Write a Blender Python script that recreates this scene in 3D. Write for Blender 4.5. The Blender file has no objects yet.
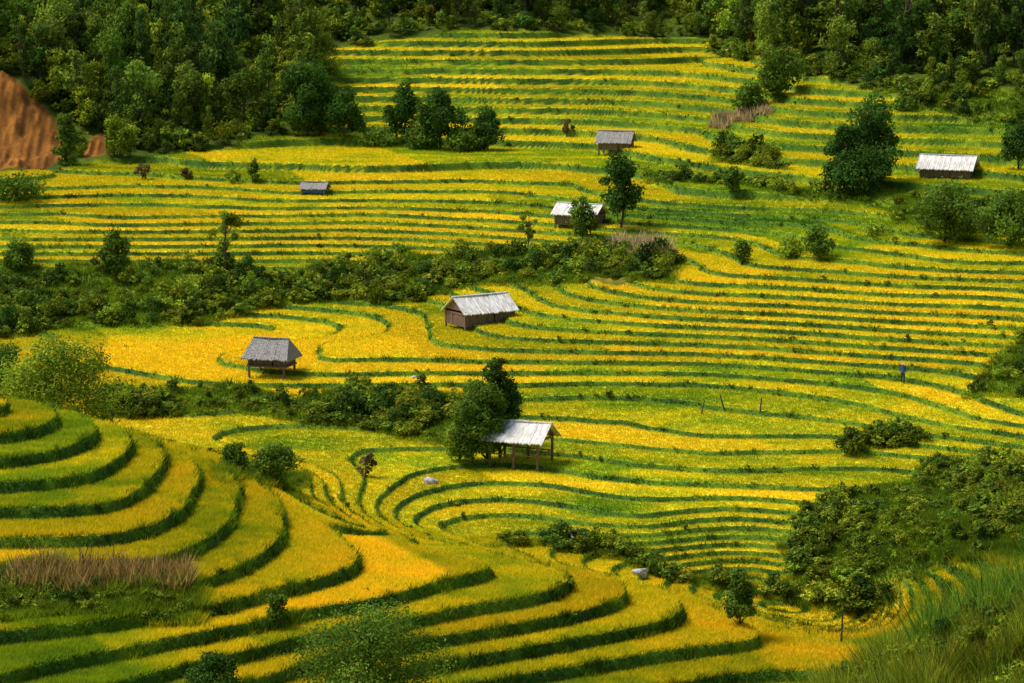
import bpy, numpy as np, math, time
from mathutils import Vector, Matrix
rng=np.random.default_rng(7)
CAMZ=40.0; PITCH=math.radians(9.0); F=2900.0
def ray(u,v):
    a=(u-512)/F; b=-(v-341.5)/F
    dy=math.cos(PITCH)+b*math.sin(PITCH); dz=-math.sin(PITCH)+b*math.cos(PITCH)
    return a/dy, dz/dy
def P(u,v,d):
    a,t=ray(u,v); return (a*d,d,CAMZ+t*d)
# survey points of the valley (two bearings and a ground distance in metres)
ctrl=[(0,683,130),(200,683,134),(400,683,138),(600,683,141),(760,683,143),
(0,600,139),(200,600,141),(400,610,144),(600,620,147),(750,640,148),
(0,500,150),(150,520,150),(300,560,149),(450,585,148),
(0,412,163),(100,450,160),(220,505,157),(340,540,155),(520,570,151),(700,600,156),(820,640,153),
(120,430,192),(250,460,181),(350,480,179),(519,465,186),(450,530,171.5),(600,560,167.5),(650,500,177),(730,575,168),
(650,530,171.5),(880,600,162),(650,450,188),(800,450,187.5),(700,410,198),(700,350,211),(700,280,224),(550,410,199),(550,350,212),(560,300,224),
(430,400,201),(430,350,213),(480,325,220),(300,380,204),(200,350,216),(100,345,221),(300,330,227),(430,310,230),
(200,325,232),(50,330,232),(300,425,196),(900,400,198),(900,330,211),(900,270,224),(1020,250,228),(1020,330,209),
(800,520,173),(900,460,185),(1020,430,189),(1020,500,174),(900,560,163),(1020,570,156),
(0,262,247),(200,262,247),(400,255,248),(520,240,250),(640,262,238),(0,200,266),(200,200,266),(400,200,266),
(200,165,284),(400,160,286),(0,175,279),(577,225,253),(616,152,290),(700,200,255),(700,165,273),(530,150,295),
(530,95,313),(530,42,331),(330,50,330),(370,142,299),(740,60,328),(700,130,293),(800,230,245),(800,180,262),(800,100,289),
(800,140,276),(948,180,258),(948,130,274),(948,80,288),(1020,200,247),(100,165,288),(100,120,300),(100,60,320),(100,0,340),
(10,158,290),(10,90,298),(530,25,339),(530,0,352),(800,50,312),(1000,30,310),(1000,0,325),(1020,610,95),(900,672,97),(800,715,100)]
C=[P(*c) for c in ctrl]
C+=[(-130,450,56),(0,450,52),(130,450,58),(-150,600,92),(0,600,88),(150,600,92),(-60,175,3.5),
(-20,100,4),(0,100,3),(22,125,4),(0,50,19),(20,60,18),(-20,50,19),(0,0,38),(-30,0,38),(30,0,38),(0,-25,40),(0,118,2.0),(-24,118,2.6)]
C=np.array(C,float)
def tk(r2): return 0.5*r2*np.log(r2+1e-12)
X=C[:,:2]/100
n=len(C)
K=tk(((X[:,None]-X[None])**2).sum(-1))+np.eye(n)*2e-5
Pm=np.c_[np.ones(n),X]
A=np.block([[K,Pm],[Pm.T,np.zeros((3,3))]])
sol=np.linalg.solve(A,np.r_[C[:,2],0,0,0])
def base0(x,y):
    xs=x/100;ys_=y/100
    o=sol[n]+sol[n+1]*xs+sol[n+2]*ys_
    for i in range(n):
        o=o+sol[i]*tk((xs-X[i,0])**2+(ys_-X[i,1])**2)
    return o
def h2(i,j,s):
    i=i.astype(np.int64).astype(np.uint32);j=j.astype(np.int64).astype(np.uint32)
    h=i*np.uint32(374761393)+j*np.uint32(668265263)+np.uint32(s*2246822519&0xffffffff)
    h=(h^(h>>np.uint32(13)))*np.uint32(1274126177)
    h=h^(h>>np.uint32(16))
    return (h&np.uint32(0xffffff)).astype(np.float64)/0xffffff
def vn(x,y,s):
    xi=np.floor(x);yi=np.floor(y);fx=x-xi;fy=y-yi
    fx=fx*fx*(3-2*fx);fy=fy*fy*(3-2*fy)
    a=h2(xi,yi,s);b=h2(xi+1,yi,s);c=h2(xi,yi+1,s);d=h2(xi+1,yi+1,s)
    return (a*(1-fx)+b*fx)*(1-fy)+(c*(1-fx)+d*fx)*fy*1.0
def sst(a,b,x):
    t=np.clip((x-a)/(b-a),0,1); return t*t*(3-2*t)
# ---------------- grid
ys=np.r_[np.linspace(-25,90,50)[:-1], np.exp(np.linspace(math.log(90),math.log(120),60))[:-1], np.exp(np.linspace(math.log(120),math.log(350),1900)), np.linspace(352,640,110)]
sc=np.linspace(-1,1,1100)
def W(y): return .2*np.maximum(y,0)+12
Y=np.repeat(ys[:,None],len(sc)+32,1)
ext=np.cumsum(np.linspace(1,26,16))
sx=np.r_[-ext[::-1],np.zeros(len(sc)),ext]
Xg=np.r_[-np.ones(16),sc,np.ones(16)][None]*W(ys)[:,None]+sx[None]
RI=np.unique(np.r_[np.arange(0,Xg.shape[0],4),Xg.shape[0]-1]);CI=np.unique(np.r_[np.arange(0,Xg.shape[1],4),Xg.shape[1]-1])
def upsample(a):
    def w1(idx,nf):
        p=np.interp(np.arange(nf),idx,np.arange(len(idx)));i=np.minimum(p.astype(int),len(idx)-2);return i,p-i
    i,f1=w1(RI,Xg.shape[0]);a=a[i]*(1-f1)[:,None]+a[i+1]*f1[:,None]
    j,f2=w1(CI,Xg.shape[1]);return a[:,j]*(1-f2)[None]+a[:,j+1]*f2[None]
Xc=Xg[np.ix_(RI,CI)];Yc=Y[np.ix_(RI,CI)]
B=upsample(base0(Xc,Yc))
flat=sst(156,166,Y)*(1-sst(208,222,Y))*sst(-16,-6,Xg)
noi=(vn(Xg/17,Y/17,1)-.5)*(.75-.5*flat)+(vn(Xg/7,Y/7,2)-.5)*(.3-.14*flat)+(vn(Xg/2.6,Y/2.6,3)-.5)*.04
noi*=sst(100,125,Y)
B=B+noi
def zat_arr(arr,x,y):
    x=np.asarray(x,float);y=np.asarray(y,float)
    r=np.interp(y,ys,np.arange(len(ys)));c=16+(x/W(y)+1)/2*(len(sc)-1)
    r=np.clip(r,0,len(ys)-1.001);c=np.clip(c,0,arr.shape[1]-1.001)
    ri=r.astype(int);ci=c.astype(int);fr=r-ri;fc=c-ci
    return (arr[ri,ci]*(1-fc)+arr[ri,ci+1]*fc)*(1-fr)+(arr[ri+1,ci]*(1-fc)+arr[ri+1,ci+1]*fc)*fr
def hit(u,v,arr=None):
    arr=B if arr is None else arr
    a,t=ray(u,v); yy=np.arange(90,430,.2)
    g=zat_arr(arr,a*yy,yy); k=np.nonzero(CAMZ+t*yy<g)[0]
    if len(k)==0: return (a*430,430.)
    return (a*yy[k[0]],yy[k[0]])
polys={
'bank1':[(-60,265),(130,262),(250,270),(400,258),(500,250),(600,250),(690,262),(680,283),(560,290),(480,292),(330,300),(200,322),(-60,335)],
'bank2':[(90,394),(240,394),(330,389),(470,385),(520,388),(525,420),(480,455),(440,447),(300,420),(110,420)],
'spur':[(765,560),(800,520),(850,492),(930,470),(1080,455),(1080,550),(930,590),(850,580),(780,575)],
'spur2':[(830,445),(930,434),(945,445),(850,458)],
'redge':[(940,400),(1024,340),(1090,330),(1090,400)],
'gully':[(470,548),(560,550),(700,568),(800,580),(900,600),(900,614),(780,596),(700,580),(560,557)],
'scrub':[(-60,572),(190,572),(195,622),(-60,628)],
'shrub3':[(215,470),(300,470),(300,485),(215,482)],
'upr':[(880,195),(1080,190),(1080,235),(960,238),(900,225)],
'upr2':[(700,150),(780,150),(790,170),(700,165)],
'upr3':[(640,172),(700,180),(800,192),(880,197),(880,203),(790,200),(700,188),(640,180)],
'upr4':[(860,84),(1060,95),(1060,125),(960,118),(900,104)],
}
WP={k:[hit(*p) for p in v] for k,v in polys.items()}
fl=[(-40,172),(60,166),(180,157),(280,140),(330,137),(328,50),(370,40),(700,38),(760,62),(800,82),(860,84),(940,90),(1060,95)]
WP['forest']=[(-400,285)]+[hit(*p) for p in fl]+[(400,300),(400,700),(-400,700)]
WP['near']=[(-300,-30),(-300,112),(-30,112),(10,112),(14,118),(22,128),(40,140),(300,140),(300,-30)]
ymap=[(60,440,.5),(60,500,.35),(200,540,.45),(100,545,.55),(100,640,.2),(300,600,.7),(450,600,.7),(600,600,.75),(650,630,.65),(750,610,.8),(350,650,.55),(500,660,.65),(250,430,.35),(200,440,.65),(350,490,.6),(420,520,.7),(520,500,.65),(600,520,.3),(650,500,.5),(700,460,.65),(600,470,.55),(700,400,.3),(850,400,.45),(600,380,.45),(200,355,.95),(100,350,.9),(330,330,.45),(430,345,.85),(420,325,.6),(600,350,.75),(800,340,.75),(950,320,.8),(700,300,.8),(900,270,.8),(580,320,.6),(120,325,.15),(150,230,.85),(400,220,.85),(50,190,.5),(250,185,.45),(450,180,.5),(330,158,.3),(550,160,.45),(700,170,.35),(620,180,.45),(720,215,.15),(850,215,.15),(850,240,.35),(1000,235,.5),(500,120,.55),(500,70,.6),(650,70,.6),(740,140,.45),(820,130,.5),(900,100,.4),(960,140,.25)]
YM=[hit(u,v)+(t,) for u,v,t in ymap]
def sdist(poly,x,y):
    d=np.full(x.shape,1e9);ins=np.zeros(x.shape,bool)
    m=len(poly)
    for i in range(m):
        ax,ay=poly[i];bx,by=poly[(i+1)%m]
        ex,ey=bx-ax,by-ay
        t=np.clip(((x-ax)*ex+(y-ay)*ey)/(ex*ex+ey*ey+1e-9),0,1)
        d=np.minimum(d,(x-ax-t*ex)**2+(y-ay-t*ey)**2)
        c=((ay>y)!=(by>y))
        with np.errstate(all='ignore'):
            ins^=c&(x<ex*(y-ay)/(ey if ey!=0 else 1e-9)+ax)
    return np.sqrt(d)*np.where(ins,1,-1)
wx=Xc+(vn(Xc/5,Yc/5,5)-.5)*3; wy=Yc+(vn(Xc/5,Yc/5,6)-.5)*4
wild=np.zeros(B.shape);masks={}
for k,pl in WP.items():
    m=sst(-.5,.7,upsample(sdist(pl,wx,wy))); masks[k]=m; wild=np.maximum(wild,m)
# --------------- terraces
sFL=.74
sh=20*sst(-8,-20,Xg)
st=sFL+(.31-sFL)*sst(156+sh,164+sh,Y)+(.10)*sst(190,204,Y)
zr=B-CAMZ
ZT=-28.0;SF=.84
L=np.where(zr<ZT,(zr+38)/st,(ZT+38)/st+(zr-ZT)/SF)
dzdy=np.gradient(L,axis=0)/np.gradient(Y,axis=0)
dzdx=np.gradient(L,axis=1)/np.gradient(Xg,axis=1)
G=np.sqrt(dzdx**2+dzdy**2)
nL=np.floor(L);f=L-nL
r=np.clip((.22+.24*vn(Xg/4,Y/4,12)+.1*vn(Xg/1,Y/1,13))*G,.02,.45)
q=nL-.5+sst(0,1,f/r)+.04*f
Z=np.where(q<(ZT+38)/st,q*st-38,ZT+(q-(ZT+38)/st)*SF)+CAMZ
riser=(1-sst(1.0,1.25,f/r))*sst(0,.3,f/r)
Zw=B+(vn(Xg/1.3,Y/1.3,9)-.5)*.5
Z=Z*(1-wild)+Zw*wild
Z+= (1-wild)*(1-riser)*(vn(Xg/.5,Y/.5,11)-.5)*.06
# --------------- field colour
num=0;den=0
for (x0,y0,t) in YM:
    w=1/((Xc-x0)**2+((Yc-y0)*.8)**2+6)**1.5
    num=num+w*t;den=den+w
yel=upsample(num/den)
seg=np.floor((Xg+Y*.35+nL*7.3+(vn(Xg/6,Y/6,21)-.5)*2)/21)
hseg=h2(nL+50,seg,3)
yel=yel+(hseg-.5)*.45+(vn(Xg/5,Y/2.5,22)-.5)*.35+(vn(Xg/1.2,Y/.8,23)-.5)*.25
yel=np.clip(yel+.08,0,1)
ramp_t=[0,.35,.65,1]
ramp=np.array([(.08,.20,.012),(.29,.38,.013),(.61,.53,.013),(.75,.56,.016)])
def fcol(t): return np.stack([np.interp(t,ramp_t,ramp[:,i]) for i in range(3)],-1)
Col=fcol(yel)*(.84+.28*h2(nL+11,seg,5))[...,None]
rn=vn(Xg/3,Y/3,31)*.6+vn(Xg/.8,Y/.8,32)*.4
rc=np.stack([.03+.18*rn**2,.07+.22*rn**1.5,.010+0*Xg],-1)
Col=Col*(1-riser[...,None])+rc*riser[...,None]
wv=.5*vn(Xg/3,Y/3,33)+.5*vn(Xg/.8,Y/.8,34)
wc=np.stack([.055+.16*wv,.11+.20*wv,.012+0*Xg],-1)
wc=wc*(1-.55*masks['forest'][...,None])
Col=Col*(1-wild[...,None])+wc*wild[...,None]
soilp=[[(-60,162),(56,162),(56,134),(40,98),(18,76),(-60,70)],[(76,160),(104,160),(100,136),(80,134)],[(570,291),(590,281),(640,272),(630,284)]]
SP=[[hit(*p) for p in s] for s in soilp]
soil=np.zeros(B.shape)
for i,s in enumerate(SP): soil=np.maximum(soil,sst(-.3,.5,upsample(sdist(s,wx,wy)))*(1 if i<2 else .55))
sn=(vn(Xg/1.1,Y/6,41)*.45+vn(Xg/.4,Y/2,42)*.3+vn(Xg/3,Y/2,43)*.25)[...,None]
Col=Col*(1-soil[...,None])+(np.array([.44,.17,.03])*(.15+1.3*sn**1.7))*soil[...,None]
Z+=soil*(sn[...,0]-.5)*1.2

def mk(name,V,Fc,mats,col=None,mi=None,smooth=False,link=True):
    V=np.asarray(V,np.float32);Fc=np.asarray(Fc,np.int32);k=Fc.shape[1]
    me=bpy.data.meshes.new(name)
    me.vertices.add(len(V));me.vertices.foreach_set('co',V.ravel())
    me.loops.add(Fc.size);me.loops.foreach_set('vertex_index',Fc.ravel())
    me.polygons.add(len(Fc));me.polygons.foreach_set('loop_start',np.arange(len(Fc),dtype=np.int32)*k)
    if mi is not None: me.polygons.foreach_set('material_index',np.asarray(mi,np.int32))
    me.polygons.foreach_set('use_smooth',np.full(len(Fc),smooth,bool))
    me.update(calc_edges=True)
    if col is not None:
        a=me.color_attributes.new('Col','FLOAT_COLOR','POINT')
        c=np.ones((len(V),4),np.float32);c[:,:3]=col;a.data.foreach_set('color',c.ravel())
    for m in mats: me.materials.append(m)
    if not link: return me
    o=bpy.data.objects.new(name,me);bpy.context.scene.collection.objects.link(o);return o
# ---------------- materials
def nmat(name):
    m=bpy.data.materials.new(name);m.use_nodes=True;nt=m.node_tree;nt.nodes.clear()
    out=nt.nodes.new('ShaderNodeOutputMaterial');return m,nt,out
def N(nt,t,**k):
    nd=nt.nodes.new(t)
    for a,b in k.items(): setattr(nd,a,b)
    return nd
def mat_ground():
    m,nt,out=nmat('terrace_ground')
    at=N(nt,'ShaderNodeAttribute',attribute_name='Col')
    tc=N(nt,'ShaderNodeTexCoord')
    n1=N(nt,'ShaderNodeTexNoise');n1.inputs['Scale'].default_value=1.6;n1.inputs['Detail'].default_value=8;n1.inputs['Roughness'].default_value=.7
    nt.links.new(tc.outputs['Object'],n1.inputs['Vector'])
    mr=N(nt,'ShaderNodeMapRange');mr.inputs['From Min'].default_value=.3;mr.inputs['From Max'].default_value=.7;mr.inputs['To Min'].default_value=.65;mr.inputs['To Max'].default_value=1.3
    nt.links.new(n1.outputs['Fac'],mr.inputs['Value'])
    mx=N(nt,'ShaderNodeVectorMath',operation='SCALE');nt.links.new(at.outputs['Color'],mx.inputs[0]);nt.links.new(mr.outputs[0],mx.inputs['Scale'])
    b=N(nt,'ShaderNodeBsdfPrincipled');b.inputs['Roughness'].default_value=.9;b.inputs['Specular IOR Level'].default_value=.1
    n2=N(nt,'ShaderNodeTexNoise');n2.inputs['Scale'].default_value=7;n2.inputs['Detail'].default_value=4
    nt.links.new(tc.outputs['Object'],n2.inputs['Vector'])
    bp=N(nt,'ShaderNodeBump');bp.inputs['Strength'].default_value=.8;bp.inputs['Distance'].default_value=.15
    nt.links.new(n2.outputs['Fac'],bp.inputs['Height']);nt.links.new(bp.outputs[0],b.inputs['Normal'])
    nt.links.new(mx.outputs[0],b.inputs['Base Color']);nt.links.new(b.outputs[0],out.inputs[0]);return m
def mat_leaf(name,trans=.35,rnd=.0):
    m,nt,out=nmat(name)
    at=N(nt,'ShaderNodeAttribute',attribute_name='Col')
    src=at.outputs['Color']
    if rnd>0:
        oi=N(nt,'ShaderNodeObjectInfo');mr=N(nt,'ShaderNodeMapRange');mr.inputs['To Min'].default_value=1-rnd;mr.inputs['To Max'].default_value=1+rnd
        nt.links.new(oi.outputs['Random'],mr.inputs['Value'])
        hs=N(nt,'ShaderNodeHueSaturation');nt.links.new(mr.outputs[0],hs.inputs['Value']);nt.links.new(src,hs.inputs['Color'])
        m2=N(nt,'ShaderNodeMath',operation='MULTIPLY');m2.inputs[1].default_value=7.31;nt.links.new(oi.outputs['Random'],m2.inputs[0])
        m3=N(nt,'ShaderNodeMath',operation='FRACT');nt.links.new(m2.outputs[0],m3.inputs[0])
        m4=N(nt,'ShaderNodeMapRange');m4.inputs['To Min'].default_value=.468;m4.inputs['To Max'].default_value=.505;nt.links.new(m3.outputs[0],m4.inputs['Value'])
        nt.links.new(m4.outputs[0],hs.inputs['Hue']);src=hs.outputs[0]
    d=N(nt,'ShaderNodeBsdfDiffuse');t=N(nt,'ShaderNodeBsdfTranslucent');mx=N(nt,'ShaderNodeMixShader');mx.inputs[0].default_value=trans
    nt.links.new(src,d.inputs[0]);nt.links.new(src,t.inputs[0]);nt.links.new(d.outputs[0],mx.inputs[1]);nt.links.new(t.outputs[0],mx.inputs[2]);nt.links.new(mx.outputs[0],out.inputs[0]);return m
def mat_simple(name,c1,c2,scale=3,rough=.85,stretch=(1,1,1),bump=.3):
    m,nt,out=nmat(name)
    tc=N(nt,'ShaderNodeTexCoord');mp=N(nt,'ShaderNodeMapping');mp.inputs['Scale'].default_value=stretch
    nt.links.new(tc.outputs['Object'],mp.inputs[0])
    n1=N(nt,'ShaderNodeTexNoise');n1.inputs['Scale'].default_value=scale;n1.inputs['Detail'].default_value=6;nt.links.new(mp.outputs[0],n1.inputs['Vector'])
    cr=N(nt,'ShaderNodeValToRGB');cr.color_ramp.elements[0].position=.35;cr.color_ramp.elements[1].position=.65
    cr.color_ramp.elements[0].color=(*c1,1);cr.color_ramp.elements[1].color=(*c2,1)
    nt.links.new(n1.outputs['Fac'],cr.inputs[0])
    b=N(nt,'ShaderNodeBsdfPrincipled');b.inputs['Roughness'].default_value=rough;b.inputs['Specular IOR Level'].default_value=.25
    bp=N(nt,'ShaderNodeBump');bp.inputs['Strength'].default_value=bump;bp.inputs['Distance'].default_value=.05
    nt.links.new(n1.outputs['Fac'],bp.inputs['Height']);nt.links.new(bp.outputs[0],b.inputs['Normal'])
    nt.links.new(cr.outputs[0],b.inputs['Base Color']);nt.links.new(b.outputs[0],out.inputs[0]);return m
MG=mat_ground();ML=mat_leaf('leaves',.35);MLI=mat_leaf('leaves_varied',.35,.45);MR=mat_leaf('rice_leaves',.42)
MB=mat_simple('bark',(.05,.035,.022),(.13,.10,.07),4)
MWOOD=mat_simple('weathered_wood',(.09,.055,.035),(.26,.17,.11),5,stretch=(6,6,.6))
MTH=mat_simple('old_shingle',(.12,.11,.095),(.38,.35,.32),4,stretch=(1.5,6,1))
MWR=mat_simple('pale_sheet_roof',(.46,.42,.36),(.78,.75,.70),2.2,rough=.7,stretch=(2.5,.6,1))
MBLUE=mat_simple('blue_tarp',(.02,.06,.25),(.04,.12,.45),3,rough=.5)
MROCK=mat_simple('rock',(.22,.21,.19),(.55,.53,.5),2.5)
# ---------------- terrain mesh
R,Cn=B.shape
V=np.stack([Xg,Y,Z],-1).reshape(-1,3)
idx=np.arange(R*Cn,dtype=np.int32).reshape(R,Cn)
Fq=np.stack([idx[:-1,:-1],idx[:-1,1:],idx[1:,1:],idx[1:,:-1]],-1).reshape(-1,4)
mk('terraced_hillside_terrain',V,Fq,[MG],col=Col.reshape(-1,3),smooth=True)
def zat(x,y): return float(zat_arr(Z,x,y))
# ---------------- rice tufts
def blades(px,py,pz,hgt,wid,col,nb,lean,rg,name,mat,tipcol=None,var=.35):
    n=len(px);VV=[];CC=[]
    for b in range(nb):
        an=rg.uniform(0,2*np.pi,n);ln=rg.uniform(.1,1,n)*lean
        w=wid;h=hgt*rg.uniform(.7,1.2,n)
        dx=np.cos(an);dy=np.sin(an)
        an2=rg.uniform(0,np.pi,n);ox=np.cos(an2)*w/2;oy=np.sin(an2)*w/2
        bx=px+dx*w*.8;by=py+dy*w*.8
        v0=np.stack([bx-ox,by-oy,pz-.05],-1);v1=np.stack([bx+ox,by+oy,pz-.05],-1)
        v2=np.stack([bx+dx*h*ln,by+dy*h*ln,pz+h],-1)
        VV.append(np.stack([v0,v1,v2],1))
        c=col*rg.uniform(1-var,1+var,(n,1));c2=c if tipcol is None else c*tipcol
        CC.append(np.stack([c*.85,c*.85,c2],1))
    VV=np.concatenate(VV).reshape(-1,3);CC=np.concatenate(CC).reshape(-1,3)
    mk(name,VV,np.arange(len(VV)).reshape(-1,3),[mat],col=CC)
NT=680000
ty=np.exp(rng.uniform(math.log(122),math.log(338),NT));tx=rng.uniform(-.187,.187,NT)*ty
ex=np.exp(rng.uniform(math.log(122),math.log(170),200000));tx=np.r_[tx,rng.uniform(-.187,.187,200000)*ex];ty=np.r_[ty,ex]
twi=zat_arr(wild,tx,ty);tri=zat_arr(riser,tx,ty);tfo=zat_arr(masks['forest'],tx,ty);tso=zat_arr(soil,tx,ty)
keep=(tfo<.5)&(tso<.25)&((tri<.3)|(twi>.4)|(rng.random(len(tx))<.6))
tx,ty,tri,twi=tx[keep],ty[keep],tri[keep],twi[keep]
tz=zat_arr(Z,tx,ty)
tc=np.stack([zat_arr(Col[...,i],tx,ty) for i in range(3)],-1)
hst=zat_arr(st,tx,ty)
tuss=(vn(tx/.9,ty/.9,71)>.66)
hg=np.clip(hst*.38,.12,.25)*np.where(tri>.3,np.where(tuss,1.7,.6),1)*np.where(twi>.4,2.0,1)
blades(tx,ty,tz,hg,ty/F*1.4,tc*1.12,3,1.1,rng,'rice_plants',MR,tipcol=np.array([1.2,1.12,1.0]),var=.3)
# ---------------- leaves & trees
def quads(c,nrm,size,col,rg):
    n=len(c);nrm=nrm/np.linalg.norm(nrm,axis=1,keepdims=True)
    t=rg.normal(size=(n,3));t-=nrm*(t*nrm).sum(1,keepdims=True);t/=np.linalg.norm(t,axis=1,keepdims=True)
    b=np.cross(nrm,t);s=(size*rg.uniform(.6,1.3,n))[:,None]
    v=np.stack([c-t*s*.75,c-b*s*.38,c+t*s*.75,c+b*s*.38],1).reshape(-1,3)
    cc=np.repeat(col,4,0);return v,cc
def tube(p0,p1,r0,r1,k=5,seg=3,bend=.0,rg=None):
    p0=np.array(p0,float);p1=np.array(p1,float);ts=np.linspace(0,1,seg+1)
    off=rg.normal(size=3)*bend*np.linalg.norm(p1-p0) if rg is not None else np.zeros(3)
    vs=[];d=p1-p0;d/=np.linalg.norm(d)+1e-9
    a=np.cross(d,[.3,.9,.1]);a/=np.linalg.norm(a);b=np.cross(d,a)
    for t in ts:
        c=p0+(p1-p0)*t+off*math.sin(math.pi*t);rr=r0+(r1-r0)*t
        for j in range(k):
            an=2*math.pi*j/k;vs.append(c+(a*math.cos(an)+b*math.sin(an))*rr)
    fs=[(i*k+j,i*k+(j+1)%k,(i+1)*k+(j+1)%k,(i+1)*k+j) for i in range(seg) for j in range(k)]
    return np.array(vs),np.array(fs)
def tree_mesh(name,H,Wd,seed,c0=(.05,.10,.015),nleaf=3000,ls=.2,low=.12,K=16,trunk=True,sparse=False,leaf=None,top=1.0):
    rg=np.random.default_rng(seed);VV=[];FF=[];CC=[];MI=[];off=0
    zc=(low+1)/2*H;rz=(1-low)/2*H
    cen=[]
    while len(cen)<K:
        p=rg.uniform(-1,1,3)
        if np.linalg.norm(p)>1: continue
        tap=1-.35*max(p[2],0)*top
        cen.append([p[0]*Wd*.4*tap,p[1]*Wd*.4*tap,zc+p[2]*rz*.86])
    cen=np.array(cen);cr=Wd*rg.uniform(.08,.2,K)
    if sparse: cr*=.8
    def add(v,fq,c,m):
        nonlocal off
        VV.append(v);FF.append(fq+off);CC.append(np.broadcast_to(c,v.shape));MI.append(np.full(len(fq),m));off+=len(v)
    if trunk:
        tr=max(.05,H*.018)
        v,fq=tube((0,0,-.5),(rg.normal()*.04*H,rg.normal()*.04*H,H*.85),tr,tr*.25,6,5,.03,rg);add(v,fq,(.1,.08,.06),1)
        for i in range(min(K,12)):
            z0=max(low*H*.5,cen[i,2]-rg.uniform(.15,.35)*H);v,fq=tube((0,0,z0),cen[i],tr*.45,tr*.12,4,3,.08,rg);add(v,fq,(.1,.08,.06),1)
    ci=rg.choice(K,nleaf,p=(cr**2)/(cr**2).sum())
    d=rg.normal(size=(nleaf,3));d/=np.linalg.norm(d,axis=1,keepdims=True)
    rad=cr[ci]*rg.uniform(.25,1,nleaf)**.45*rg.choice([1,1,1,1.4],nleaf)
    pos=cen[ci]+d*rad[:,None]*np.array([1,1,.85]);pos[:,2]=np.maximum(pos[:,2],.02)
    nr=d*.7+rg.normal(size=(nleaf,3))*.55+np.array([0,0,.35])
    br=rg.uniform(.6,1.6,K)[ci]*rg.uniform(.7,1.3,nleaf)
    c=np.array(c0)*br[:,None];c[:,0]*=rg.uniform(.8,1.5,nleaf)
    v,cc=quads(pos,nr,np.full(nleaf,ls),c,rg)
    VV.append(v);CC.append(cc);FF.append(np.arange(len(v)).reshape(-1,4)+off);MI.append(np.zeros(nleaf))
    return mk(name,np.concatenate(VV),np.concatenate(FF),[leaf or ML,MB],col=np.concatenate(CC),mi=np.concatenate(MI),link=False)
def obj(name,me,x,y,z=None,rot=0,sc=(1,1,1),parent=None):
    o=bpy.data.objects.new(name,me);bpy.context.scene.collection.objects.link(o)
    o.location=(x,y,zat(x,y) if z is None else z);o.rotation_euler[2]=rot;o.scale=sc
    if parent: o.parent=parent
    return o
def empty(name,x=0,y=0,z=0,rot=0):
    o=bpy.data.objects.new(name,None);bpy.context.scene.collection.objects.link(o);o.location=(x,y,z);o.rotation_euler[2]=rot;return o
DK=(.045,.11,.017);MD=(.095,.18,.02);LT=(.19,.29,.022);BR=(.13,.11,.04)
trees=[ # name,bearing of the foot,size seen,colour,distance,crown base,sparse
('broadleaf_tree',620,228,80,44,DK,None,.1,0),('broadleaf_tree',582,240,46,30,MD,None,.1,0),
('broadleaf_tree',500,458,114,46,DK,None,.03,0),('broadleaf_tree',487,460,100,50,MD,None,.0,0),('broadleaf_tree',472,464,74,50,MD,None,.0,0),('broadleaf_tree',508,446,80,30,DK,None,.0,0),('broadleaf_tree',460,462,46,34,LT,None,.0,0),
('broadleaf_tree',60,440,98,125,LT,184,.02,0),('broadleaf_tree',5,440,98,70,MD,190,.02,0),
('young_tree',117,280,52,34,MD,None,.1,0),('young_tree',226,270,66,36,LT,None,.15,1),('young_tree',528,250,46,22,LT,None,.15,1),
('broadleaf_tree',843,192,78,48,DK,None,.0,0),('broadleaf_tree',872,190,100,62,DK,None,.0,0),('broadleaf_tree',858,194,50,66,DK,None,.0,0),
('broadleaf_tree',945,243,64,72,MD,None,.0,0),('broadleaf_tree',1010,248,60,58,MD,None,.0,0),('broadleaf_tree',1018,170,60,36,DK,None,.0,0),
('broadleaf_tree',402,142,62,38,DK,None,.0,0),('broadleaf_tree',440,150,66,50,DK,None,.0,0),('broadleaf_tree',484,151,44,42,DK,None,.0,0),
('broadleaf_tree',308,137,84,62,DK,None,.0,0),('broadleaf_tree',345,138,52,44,DK,None,.0,0),('shrub',422,150,26,40,MD,None,.0,0),('shrub',465,152,22,40,MD,None,.0,0),('shrub',380,146,18,46,MD,None,.0,0),
('broadleaf_tree',780,98,55,50,MD,None,.0,0),('broadleaf_tree',750,112,30,34,MD,None,.0,0),('young_tree',732,192,28,22,MD,None,.0,0),
('young_tree',740,628,64,38,MD,None,.0,0),('shrub',236,476,38,30,MD,None,.0,0),('shrub',275,484,44,50,MD,None,.0,0),
('bare_shrub',367,478,28,28,BR,None,.1,1),('young_tree',277,624,36,24,MD,None,.0,0),
('shrub',370,705,104,165,MD,128,.2,0),('shrub',212,690,40,60,DK,131,.0,0),
('shrub',818,258,34,34,MD,None,.0,0),('shrub',790,258,18,34,LT,None,.0,0),('young_tree',742,264,26,20,MD,None,.0,0),('young_tree',254,184,26,14,MD,None,.1,0),('shrub',233,184,15,16,LT,None,.0,0),
('bare_shrub',142,180,20,18,BR,None,.1,1),('bare_shrub',186,180,12,14,BR,None,.1,1),('bare_shrub',567,138,20,14,BR,None,.1,1),
('broadleaf_tree',20,270,30,34,MD,None,.0,0),('broadleaf_tree',15,200,25,60,MD,None,.0,0),
('shrub',905,112,16,28,MD,None,.0,0),('shrub',878,236,12,30,LT,None,.0,0),
('broadleaf_tree',66,166,56,26,MD,None,.0,0),('broadleaf_tree',120,160,50,34,LT,None,.0,0),
]
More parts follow.
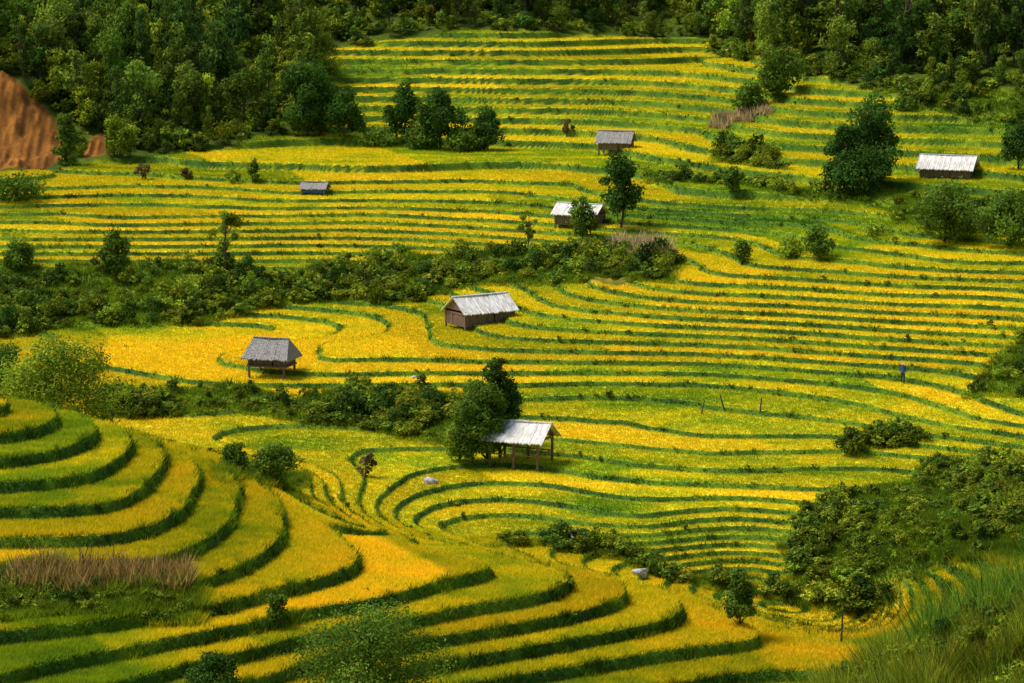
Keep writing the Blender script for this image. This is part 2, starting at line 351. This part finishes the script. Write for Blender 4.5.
for i,(nm,u,v,hp,wp,c,d,low,sp) in enumerate(trees):
    if d is None: x,y=hit(u,v,Z)
    else: x,y=ray(u,v)[0]*d,d
    H=hp*y/F;Wd=wp*y/F*1.08
    if d is not None:
        ztop=CAMZ+ray(u,v-hp)[1]*d; H=ztop-zat(x,y)
    ls=min(.34,max(.12,y/F*2.4))
    nl=int(min(16000,max(350,(4.4*Wd*H)/(ls*ls*.5)*(.35 if sp else 1.0))))
    obj(nm,tree_mesh(nm,H,Wd,100+i,c,nl,ls,low,K=(12 if sp else 38),sparse=bool(sp)),x,y)
# forest instances
fv=[tree_mesh('forest_tree_mesh%d'%i,[9,11,8,12,7,10,6,9][i],[5,5,5.5,4.5,5.5,4,5,6][i],500+i,np.array([DK,MD,MD,DK,LT,MD,LT,MD][i])*1.1,1300,.36,.03,K=28,leaf=MLI) for i in range(8)]
FE=empty('forest')
for k in range(9000):
    y=rng.uniform(280,420);x=rng.uniform(-.215,.215)*y
    m=float(zat_arr(masks['forest'],x,y))
    if m<.9 or float(zat_arr(soil,x,y))>.1: continue
    if max(float(zat_arr(soil,x,y+q5)) for q5 in (2.5,5,8))>.1: continue
    if rng.random()>.24: continue
    e=float(zat_arr(masks['forest'],x,y-5))
    s=rng.uniform(.45,.95) if e>.5 else rng.uniform(.2,.45)
    obj('forest_tree',fv[rng.integers(8)],x,y,rot=rng.uniform(0,6.28),sc=(s*rng.uniform(.75,1.1),s*rng.uniform(.75,1.1),s*rng.uniform(.85,1.3)),parent=FE)
sv=[tree_mesh('shrub_mesh%d'%i,1.6,[2,2.4,1.8][i%3],700+i,[MD,LT,MD,LT,DK,LT][i],380,.18,.0,K=12,trunk=False,leaf=MLI) for i in range(6)]
SE=empty('undergrowth_shrubs')
wl=sum(masks[k] for k in polys if k not in('shrub3',))
wl2=masks['forest'];wsp=masks['spur']
cnt=60000
sy=np.exp(rng.uniform(math.log(120),math.log(350),cnt));sxx=rng.uniform(-.2,.2,cnt)*sy
a1=zat_arr(wl,sxx,sy);a2=zat_arr(wl2,sxx,sy);a3=np.maximum(zat_arr(soil,sxx,sy),zat_arr(soil,sxx,sy+2)*a2);a4=zat_arr(masks['scrub'],sxx,sy);a5=zat_arr(wsp,sxx,sy);a6=zat_arr(riser,sxx,sy);a7=zat_arr(wild,sxx,sy)
dn=vn(sxx/6,sy/6,77)
pk=(a3<.2)&(((a1>.6)&(rng.random(cnt)<.16+.36*(dn>.45)))|((a2>.6)&(rng.random(cnt)<.22)))
for x,y,g,sc4,fo,sp5 in zip(sxx[pk],sy[pk],dn[pk],a4[pk],a2[pk],a5[pk]):
    s=rng.uniform(.3,1.0)*(.7+.5*g)*(1.0 if sc4<.5 else .5)*(1.5 if fo>.5 else 1)*(.78 if sp5>.5 else 1)
    if -24<x<-12 and 196<y<206: s*=.6
    li=rng.integers(6) if sp5<.5 else rng.choice([0,1,3,5,2])
    obj('shrub_part',sv[li],x,y,rot=rng.uniform(0,6.28),sc=(s*1.15,s*1.15,s*rng.uniform(.6,1.3)),parent=SE)
dn2=vn(sxx/4,sy/4,78)
pk=(a7<.3)&(a6>.5)&(dn2>.6)&(rng.random(cnt)<.22)
for x,y in zip(sxx[pk],sy[pk]):
    s=rng.uniform(.08,.24);obj('bund_weed',sv[rng.integers(6)],x,y,rot=rng.uniform(0,6.28),sc=(s*1.6,s*1.1,s),parent=SE)
# near grass
def scatter_poly(pl,n,rg):
    p=np.array(pl)
    x=rg.uniform(p[:,0].min(),p[:,0].max(),n*4);y=rg.uniform(p[:,1].min(),p[:,1].max(),n*4)
    k=sdist(pl,x,y)>0;return x[k][:n],y[k][:n]
gx,gy=scatter_poly([(5,100),(14,76),(30,80),(34,104),(9,104)],70000,rng)
cl=vn(gx/1.1,gy/1.1,8)*.6+vn(gx/3,gy/3,18)*.4
gk=rng.random(len(gx))<.2+cl*1.2
gx,gy,cl=gx[gk],gy[gk],cl[gk]
gz=zat_arr(Z,gx,gy);gc=np.array([.17,.27,.02])*rng.uniform(.35,1.5,(len(gx),1))*(.15+1.5*cl[:,None]**1.3)
gc[:,0]*=rng.uniform(.7,1.7,len(gx))
blades(gx,gy,gz,.25+2.3*cl**2.2,np.full(len(gx),.045),gc,3,1.0,rng,'tall_grass',MR,tipcol=np.array([1.5,1.25,1.2]))
for k in range(620):
    x=rng.uniform(6,21);y=rng.uniform(84,103)
    if vn(np.array([x/2.5]),np.array([y/2.5]),61)[0]<.52: continue
    s=rng.uniform(.25,.75);obj('shrub_part',sv[rng.choice([0,2,4,1,3])],x,y,rot=rng.uniform(0,6.28),sc=(s,s,s),parent=SE)
for nm,pl,nn,hh,cc in [('dry_corn_stalks',[hit(*p) for p in [(5,597),(190,597),(190,575),(60,570),(10,575)]],520,1.2,(.46,.30,.09)),
    ('dry_corn_stalks',[hit(*p) for p in [(612,262),(670,268),(668,248),(615,245)]],330,1.4,(.62,.46,.22)),
    ('dry_corn_stalks',[hit(*p) for p in [(708,132),(770,115),(765,105),(715,120)]],330,.9,(.62,.46,.22)),
    ('corn_plants',[(13.8,95),(20,92),(21,101),(14.5,101)],420,2.0,(.20,.36,.03))]:
    cx,cy=scatter_poly(pl,nn,rng)
    blades(cx,cy,zat_arr(Z,cx,cy),hh*rng.uniform(.4,1.2,len(cx)),np.full(len(cx),cy.mean()/F*2.2),np.array(cc)*rng.uniform(.4,1.3,(len(cx),1)),6,.8,rng,nm,MR)
# ---------------- huts
def part(name,V,Fc,mat,par,smooth=False):
    me=bpy.data.meshes.new(name);me.from_pydata([tuple(v) for v in V],[],[tuple(f) for f in Fc]);me.materials.append(mat);me.update()
    o=bpy.data.objects.new(name,me);bpy.context.scene.collection.objects.link(o);o.parent=par;return o
BF=[(0,3,2,1),(4,5,6,7),(0,1,5,4),(1,2,6,5),(2,3,7,6),(3,0,4,7)]
def boxes(name,lst,mat,par):
    V=[];Fc=[]
    for (x0,x1,y0,y1,z0,z1) in lst:
        o=len(V);V+=[(x0,y0,z0),(x1,y0,z0),(x1,y1,z0),(x0,y1,z0),(x0,y0,z1),(x1,y0,z1),(x1,y1,z1),(x0,y1,z1)];Fc+=[tuple(i+o for i in f) for f in BF]
    return part(name,V,Fc,mat,par)
def hut(nm,x,y,yaw,Ln,D,z0,wh,rh,ov,roofm,walls='full',hip=0.0,wallm=None,seed=0):
    rg=np.random.default_rng(seed);wallm=wallm or MWOOD
    zg=np.mean([zat(x+dx,y+dy) for dx in(-1,0,1) for dy in (-1,0,1)])
    e=empty(nm,x,y,zg,math.radians(yaw));hl=Ln/2;hd=D/2;zt=z0+wh
    px=[-hl,0,hl] if Ln>3 else [-hl,hl]
    boxes('posts',[(a-.07,a+.07,b-.07,b+.07,-1.2,zt) for a in px for b in(-hd,hd)],MWOOD,e)
    boxes('beams',[(-hl-.1,hl+.1,s*hd-.06,s*hd+.06,zt-.16,zt-.02) for s in(-1,1)]+[(a-.05,a+.05,-hd-.1,hd+.1,zt-.32,zt-.18) for a in px],MWOOD,e)
    E=ov;slope=rh/(hd)
    for s,n2 in((-1,'roof_front'),(1,'roof_back')):
        nx=int((Ln+2*E)/.09);V=[];Fc=[]
        for i in range(nx+1):
            X0=-hl-E+(Ln+2*E)*i/nx
            w=.02*math.sin(i*math.pi/1.0+.5)+rg.normal()*.012
            sag=-.06*math.cos(X0/hl*1.5);eo=rg.uniform(-.05,.05)
            for j,tt in enumerate((0,.33,.66,1.0)):
                yy=s*(hd+E+eo)*tt;inset=hip*(1-tt)
                V.append((X0*(1-inset),yy,zt+rh-slope*abs(yy)+w+sag*(1-tt)+.04))
        nb=len(V);V+=[(a,b,c-.07) for a,b,c in V]
        for i in range(nx):
            for j in range(3):
                a=i*4+j;Fc.append((a,a+1,a+5,a+4));Fc.append((nb+a,nb+a+4,nb+a+5,nb+a+1))
            a=i*4+3;Fc.append((a,nb+a,nb+a+4,a+4))
        for i in (0,nx):
            for j in range(3):
                a=i*4+j;Fc.append((a,nb+a,nb+a+1,a+1))
        part(n2,V,Fc,roofm,e)
    boxes('ridge_cap',[(-(hl+E)*(1-hip)-.03,(hl+E)*(1-hip)+.03,-.1,.1,zt+rh-.03,zt+rh+.06)],roofm,e)
    if hip>0:
        for s in(-1,1):
            xr=s*(hl+E)*(1-hip);xe=s*(hl+E);ze=zt+rh-slope*(hd+E)
            part('roof_hip_end',[(xr,0,zt+rh+.02),(xe,-(hd+E),ze),(xe,hd+E,ze),(xr,0,zt+rh-.06),(xe,-(hd+E),ze-.07),(xe,hd+E,ze-.07)],[(0,1,2),(3,5,4),(0,3,4,1),(1,4,5,2)],roofm,e)
    if hip==0:
        for s in(-1,1):
            a=s*(hl-.02);b=s*(hl+.05)
            part('gable',[(a,-hd,zt),(a,hd,zt),(a,0,zt+rh-.06),(b,-hd,zt),(b,hd,zt),(b,0,zt+rh-.06)],[(0,1,2),(3,5,4),(0,3,4,1),(1,4,5,2),(2,5,3,0)],wallm,e)
    if walls!='none':
        pl=[];step=.2
        def run(a0,a1,fixed,axis,gap=None):
            a=a0
            while a<a1-.02:
                b=min(a+step-.02,a1);o=rg.uniform(-.015,.015);top=zt-.17
                if gap and gap[0]<a<gap[1]: a+=step;continue
                if axis=='x': pl.append((a,b,fixed-.02+o,fixed+.02+o,z0,top))
                else: pl.append((fixed-.02+o,fixed+.02+o,a,b,z0,top))
                a+=step
        g=(-.4,.4) if walls=='full' else None
        run(-hl+.09,hl-.09,-hd,'x',g);run(-hl+.09,hl-.09,hd,'x')
        run(-hd+.09,hd-.09,-hl,'y');run(-hd+.09,hd-.09,hl,'y')
        boxes('plank_walls',pl,wallm,e)
        if walls=='full': boxes('door',[(-.4,.4,-hd+.03,-hd+.07,z0,zt-.3)],MWOOD,e)
    if z0>.2:
        boxes('floor',[(-hl-.15,hl+.15,-hd-.15,hd+.15,z0-.12,z0-.01)],MWOOD,e)
    if walls=='none':
        boxes('rails',[(-hl,hl,-hd-.13,-hd-.085,.75,.83),(-hl,hl,hd+.085,hd+.13,.75,.83),(hl+.085,hl+.13,-hd,hd,.85,.93)],MWOOD,e)
    return e
def hp(u,v): return hit(u,v,Z)
x,y=hp(521,463);hut('open_field_shelter',x,y,-24,3.4,2.4,0,2.0,.8,.5,MWR,'none',seed=1)
x,y=hp(272,377);hut('stilt_granary',x,y,-18,2.7,2.0,.9,.9,.95,.45,MTH,'full',hip=.25,seed=2)
x,y=hp(480,322);hut('wooden_farm_hut',x,y,32,4.4,2.9,0,1.2,1.0,.3,MWR,'full',seed=3)
x,y=hp(616,150);hut('wooden_field_hut',x,y,-15,3.0,2.2,.2,1.0,.85,.35,MTH,'full',seed=4)
x,y=hp(580,224);hut('open_storage_hut',x,y,-25,3.7,2.3,0,1.1,.7,.35,MWR,'closed',seed=5)
x,y=hp(948,178);hut('long_farm_shed',x,y,-20,4.4,2.8,0,1.0,.9,.4,MWR,'full',seed=6)
x,y=hp(315,191);hut('tarp_field_hut',x,y,-10,2.1,1.6,0,.5,.45,.25,MTH,'closed',wallm=MBLUE,seed=7)
# rocks
import bmesh
def rock(u,v,s,seed):
    x,y=hit(u,v,Z);bm=bmesh.new();bmesh.ops.create_icosphere(bm,subdivisions=3,radius=1)
    rg=np.random.default_rng(seed);dirs=rg.normal(size=(9,3));dirs/=np.linalg.norm(dirs,axis=1,keepdims=True)
    for vt in bm.verts:
        p=np.array(vt.co);k=min(1.0,min(.72/max(1e-3,float(p@d)) if p@d>.72 else 1 for d in dirs));vt.co=Vector(p*k*(1+.05*rg.normal()*.3))
    me=bpy.data.meshes.new('rock');bm.to_mesh(me);bm.free();me.materials.append(MROCK)
    o=obj('rock',me,x,y);o.location.z+=s*.2;o.scale=(s*1.1,s*.8,s*.75)
rock(430,484,.5,1);rock(577,538,.6,2);rock(640,575,.5,3);rock(415,379,.3,4)
# farmer
MSK=mat_simple('skin',(.35,.2,.13),(.4,.24,.16));MSH=mat_simple('blue_shirt',(.03,.06,.2),(.05,.1,.3));MPA=mat_simple('dark_trousers',(.02,.02,.03),(.03,.03,.05));MHT=mat_simple('straw_hat',(.4,.33,.2),(.5,.42,.25))
def person(x,y,yaw):
    vs=[((0,0,.92),.14),((0,0,1.1),.13),((0,.02,1.32),.155),((0,.03,1.42),.06),((0,.04,1.5),.085),((0,.05,1.58),.085),
        ((.1,0,.85),.09),((.12,.04,.48),.06),((.13,0,.08),.045),((.13,.14,.04),.04),((-.1,0,.85),.09),((-.13,.12,.48),.06),((-.13,.08,.08),.045),((-.13,.22,.04),.04),
        ((.2,.02,1.36),.06),((.26,.05,1.08),.045),((.22,.25,.95),.035),((-.2,.02,1.36),.06),((-.26,.05,1.08),.045),((-.22,.25,.95),.035),((.2,.32,.92),.03),((-.2,.32,.92),.03)]
    ed=[(0,1),(1,2),(2,3),(3,4),(4,5),(0,6),(6,7),(7,8),(8,9),(0,10),(10,11),(11,12),(12,13),(2,14),(14,15),(15,16),(2,17),(17,18),(18,19),(16,20),(19,21)]
    me=bpy.data.meshes.new('farmer');me.from_pydata([v[0] for v in vs],ed,[])
    for m in (MSH,MPA,MSK): me.materials.append(m)
    tmp=bpy.data.objects.new('tmp',me);bpy.context.scene.collection.objects.link(tmp)
    md=tmp.modifiers.new('s','SKIN')
    for i,v in enumerate(vs): me.skin_vertices[0].data[i].radius=(v[1],v[1])
    me.skin_vertices[0].data[0].use_root=True
    tmp.modifiers.new('ss','SUBSURF').levels=2
    dg=bpy.context.evaluated_depsgraph_get();m2=bpy.data.meshes.new_from_object(tmp.evaluated_get(dg));bpy.data.objects.remove(tmp)
    m2.materials.clear()
    for m in (MSH,MPA,MSK): m2.materials.append(m)
    for p in m2.polygons:
        c=p.center;p.use_smooth=True
        p.material_index=2 if (c.z>1.42 or (c.y>.24 and c.z>.5)) else (1 if c.z<.93 else 0)
    e=empty('farmer',x,y,zat(x,y)-.05,yaw);e.scale=(.9,.9,.9);b=bpy.data.objects.new('body',m2);bpy.context.scene.collection.objects.link(b);b.parent=e
    k=16;V=[(.0,.05,1.78)]+[(.2*math.cos(2*math.pi*i/k),.05+.2*math.sin(2*math.pi*i/k),1.62) for i in range(k)]
    part('hat',V,[(0,1+i,1+(i+1)%k) for i in range(k)],MHT,e)
x,y=hit(903,384,Z);person(x,y,2.6)
def pole(u,v,h,lean=.05):
    x,y=hit(u,v,Z);v2,f2=tube((0,0,-.3),(h*lean,0,h),.06,.045,6,3,.01,rng)
    o=obj('bamboo_pole',mk('bamboo_pole',v2,f2,[MB],link=False),x,y)
pole(840,645,1.9);pole(700,415,1.0,.3);pole(726,410,1.1,-.4);pole(760,412,1.0,.1)
# ---------------- light
az=math.radians(-80);el=math.radians(60)
sd=Vector((math.sin(az)*math.cos(el),math.cos(az)*math.cos(el),math.sin(el)))
su=bpy.data.lights.new('sun','SUN');su.energy=4.8;su.angle=math.radians(22);su.color=(1,.95,.85)
so=bpy.data.objects.new('sun',su);bpy.context.scene.collection.objects.link(so);so.rotation_euler=sd.to_track_quat('Z','Y').to_euler();so.location=(0,100,120)
w=bpy.data.worlds.new('World');bpy.context.scene.world=w;w.use_nodes=True;nt=w.node_tree
sk=nt.nodes.new('ShaderNodeTexSky');sk.sky_type='NISHITA';sk.sun_disc=False;sk.sun_elevation=el;sk.sun_rotation=az
bg=nt.nodes['Background'];bg.inputs[1].default_value=.14;nt.links.new(sk.outputs[0],bg.inputs[0])
cam=bpy.data.cameras.new('camera');co=bpy.data.objects.new('camera',cam);bpy.context.scene.collection.objects.link(co)
cam.lens=F*36/1024;cam.sensor_width=36;cam.clip_end=3000;cam.clip_start=1;co.location=(0,0,CAMZ);co.rotation_euler=(math.pi/2-PITCH,0,0)
bpy.context.scene.camera=co
bpy.context.scene.view_settings.view_transform='Standard'
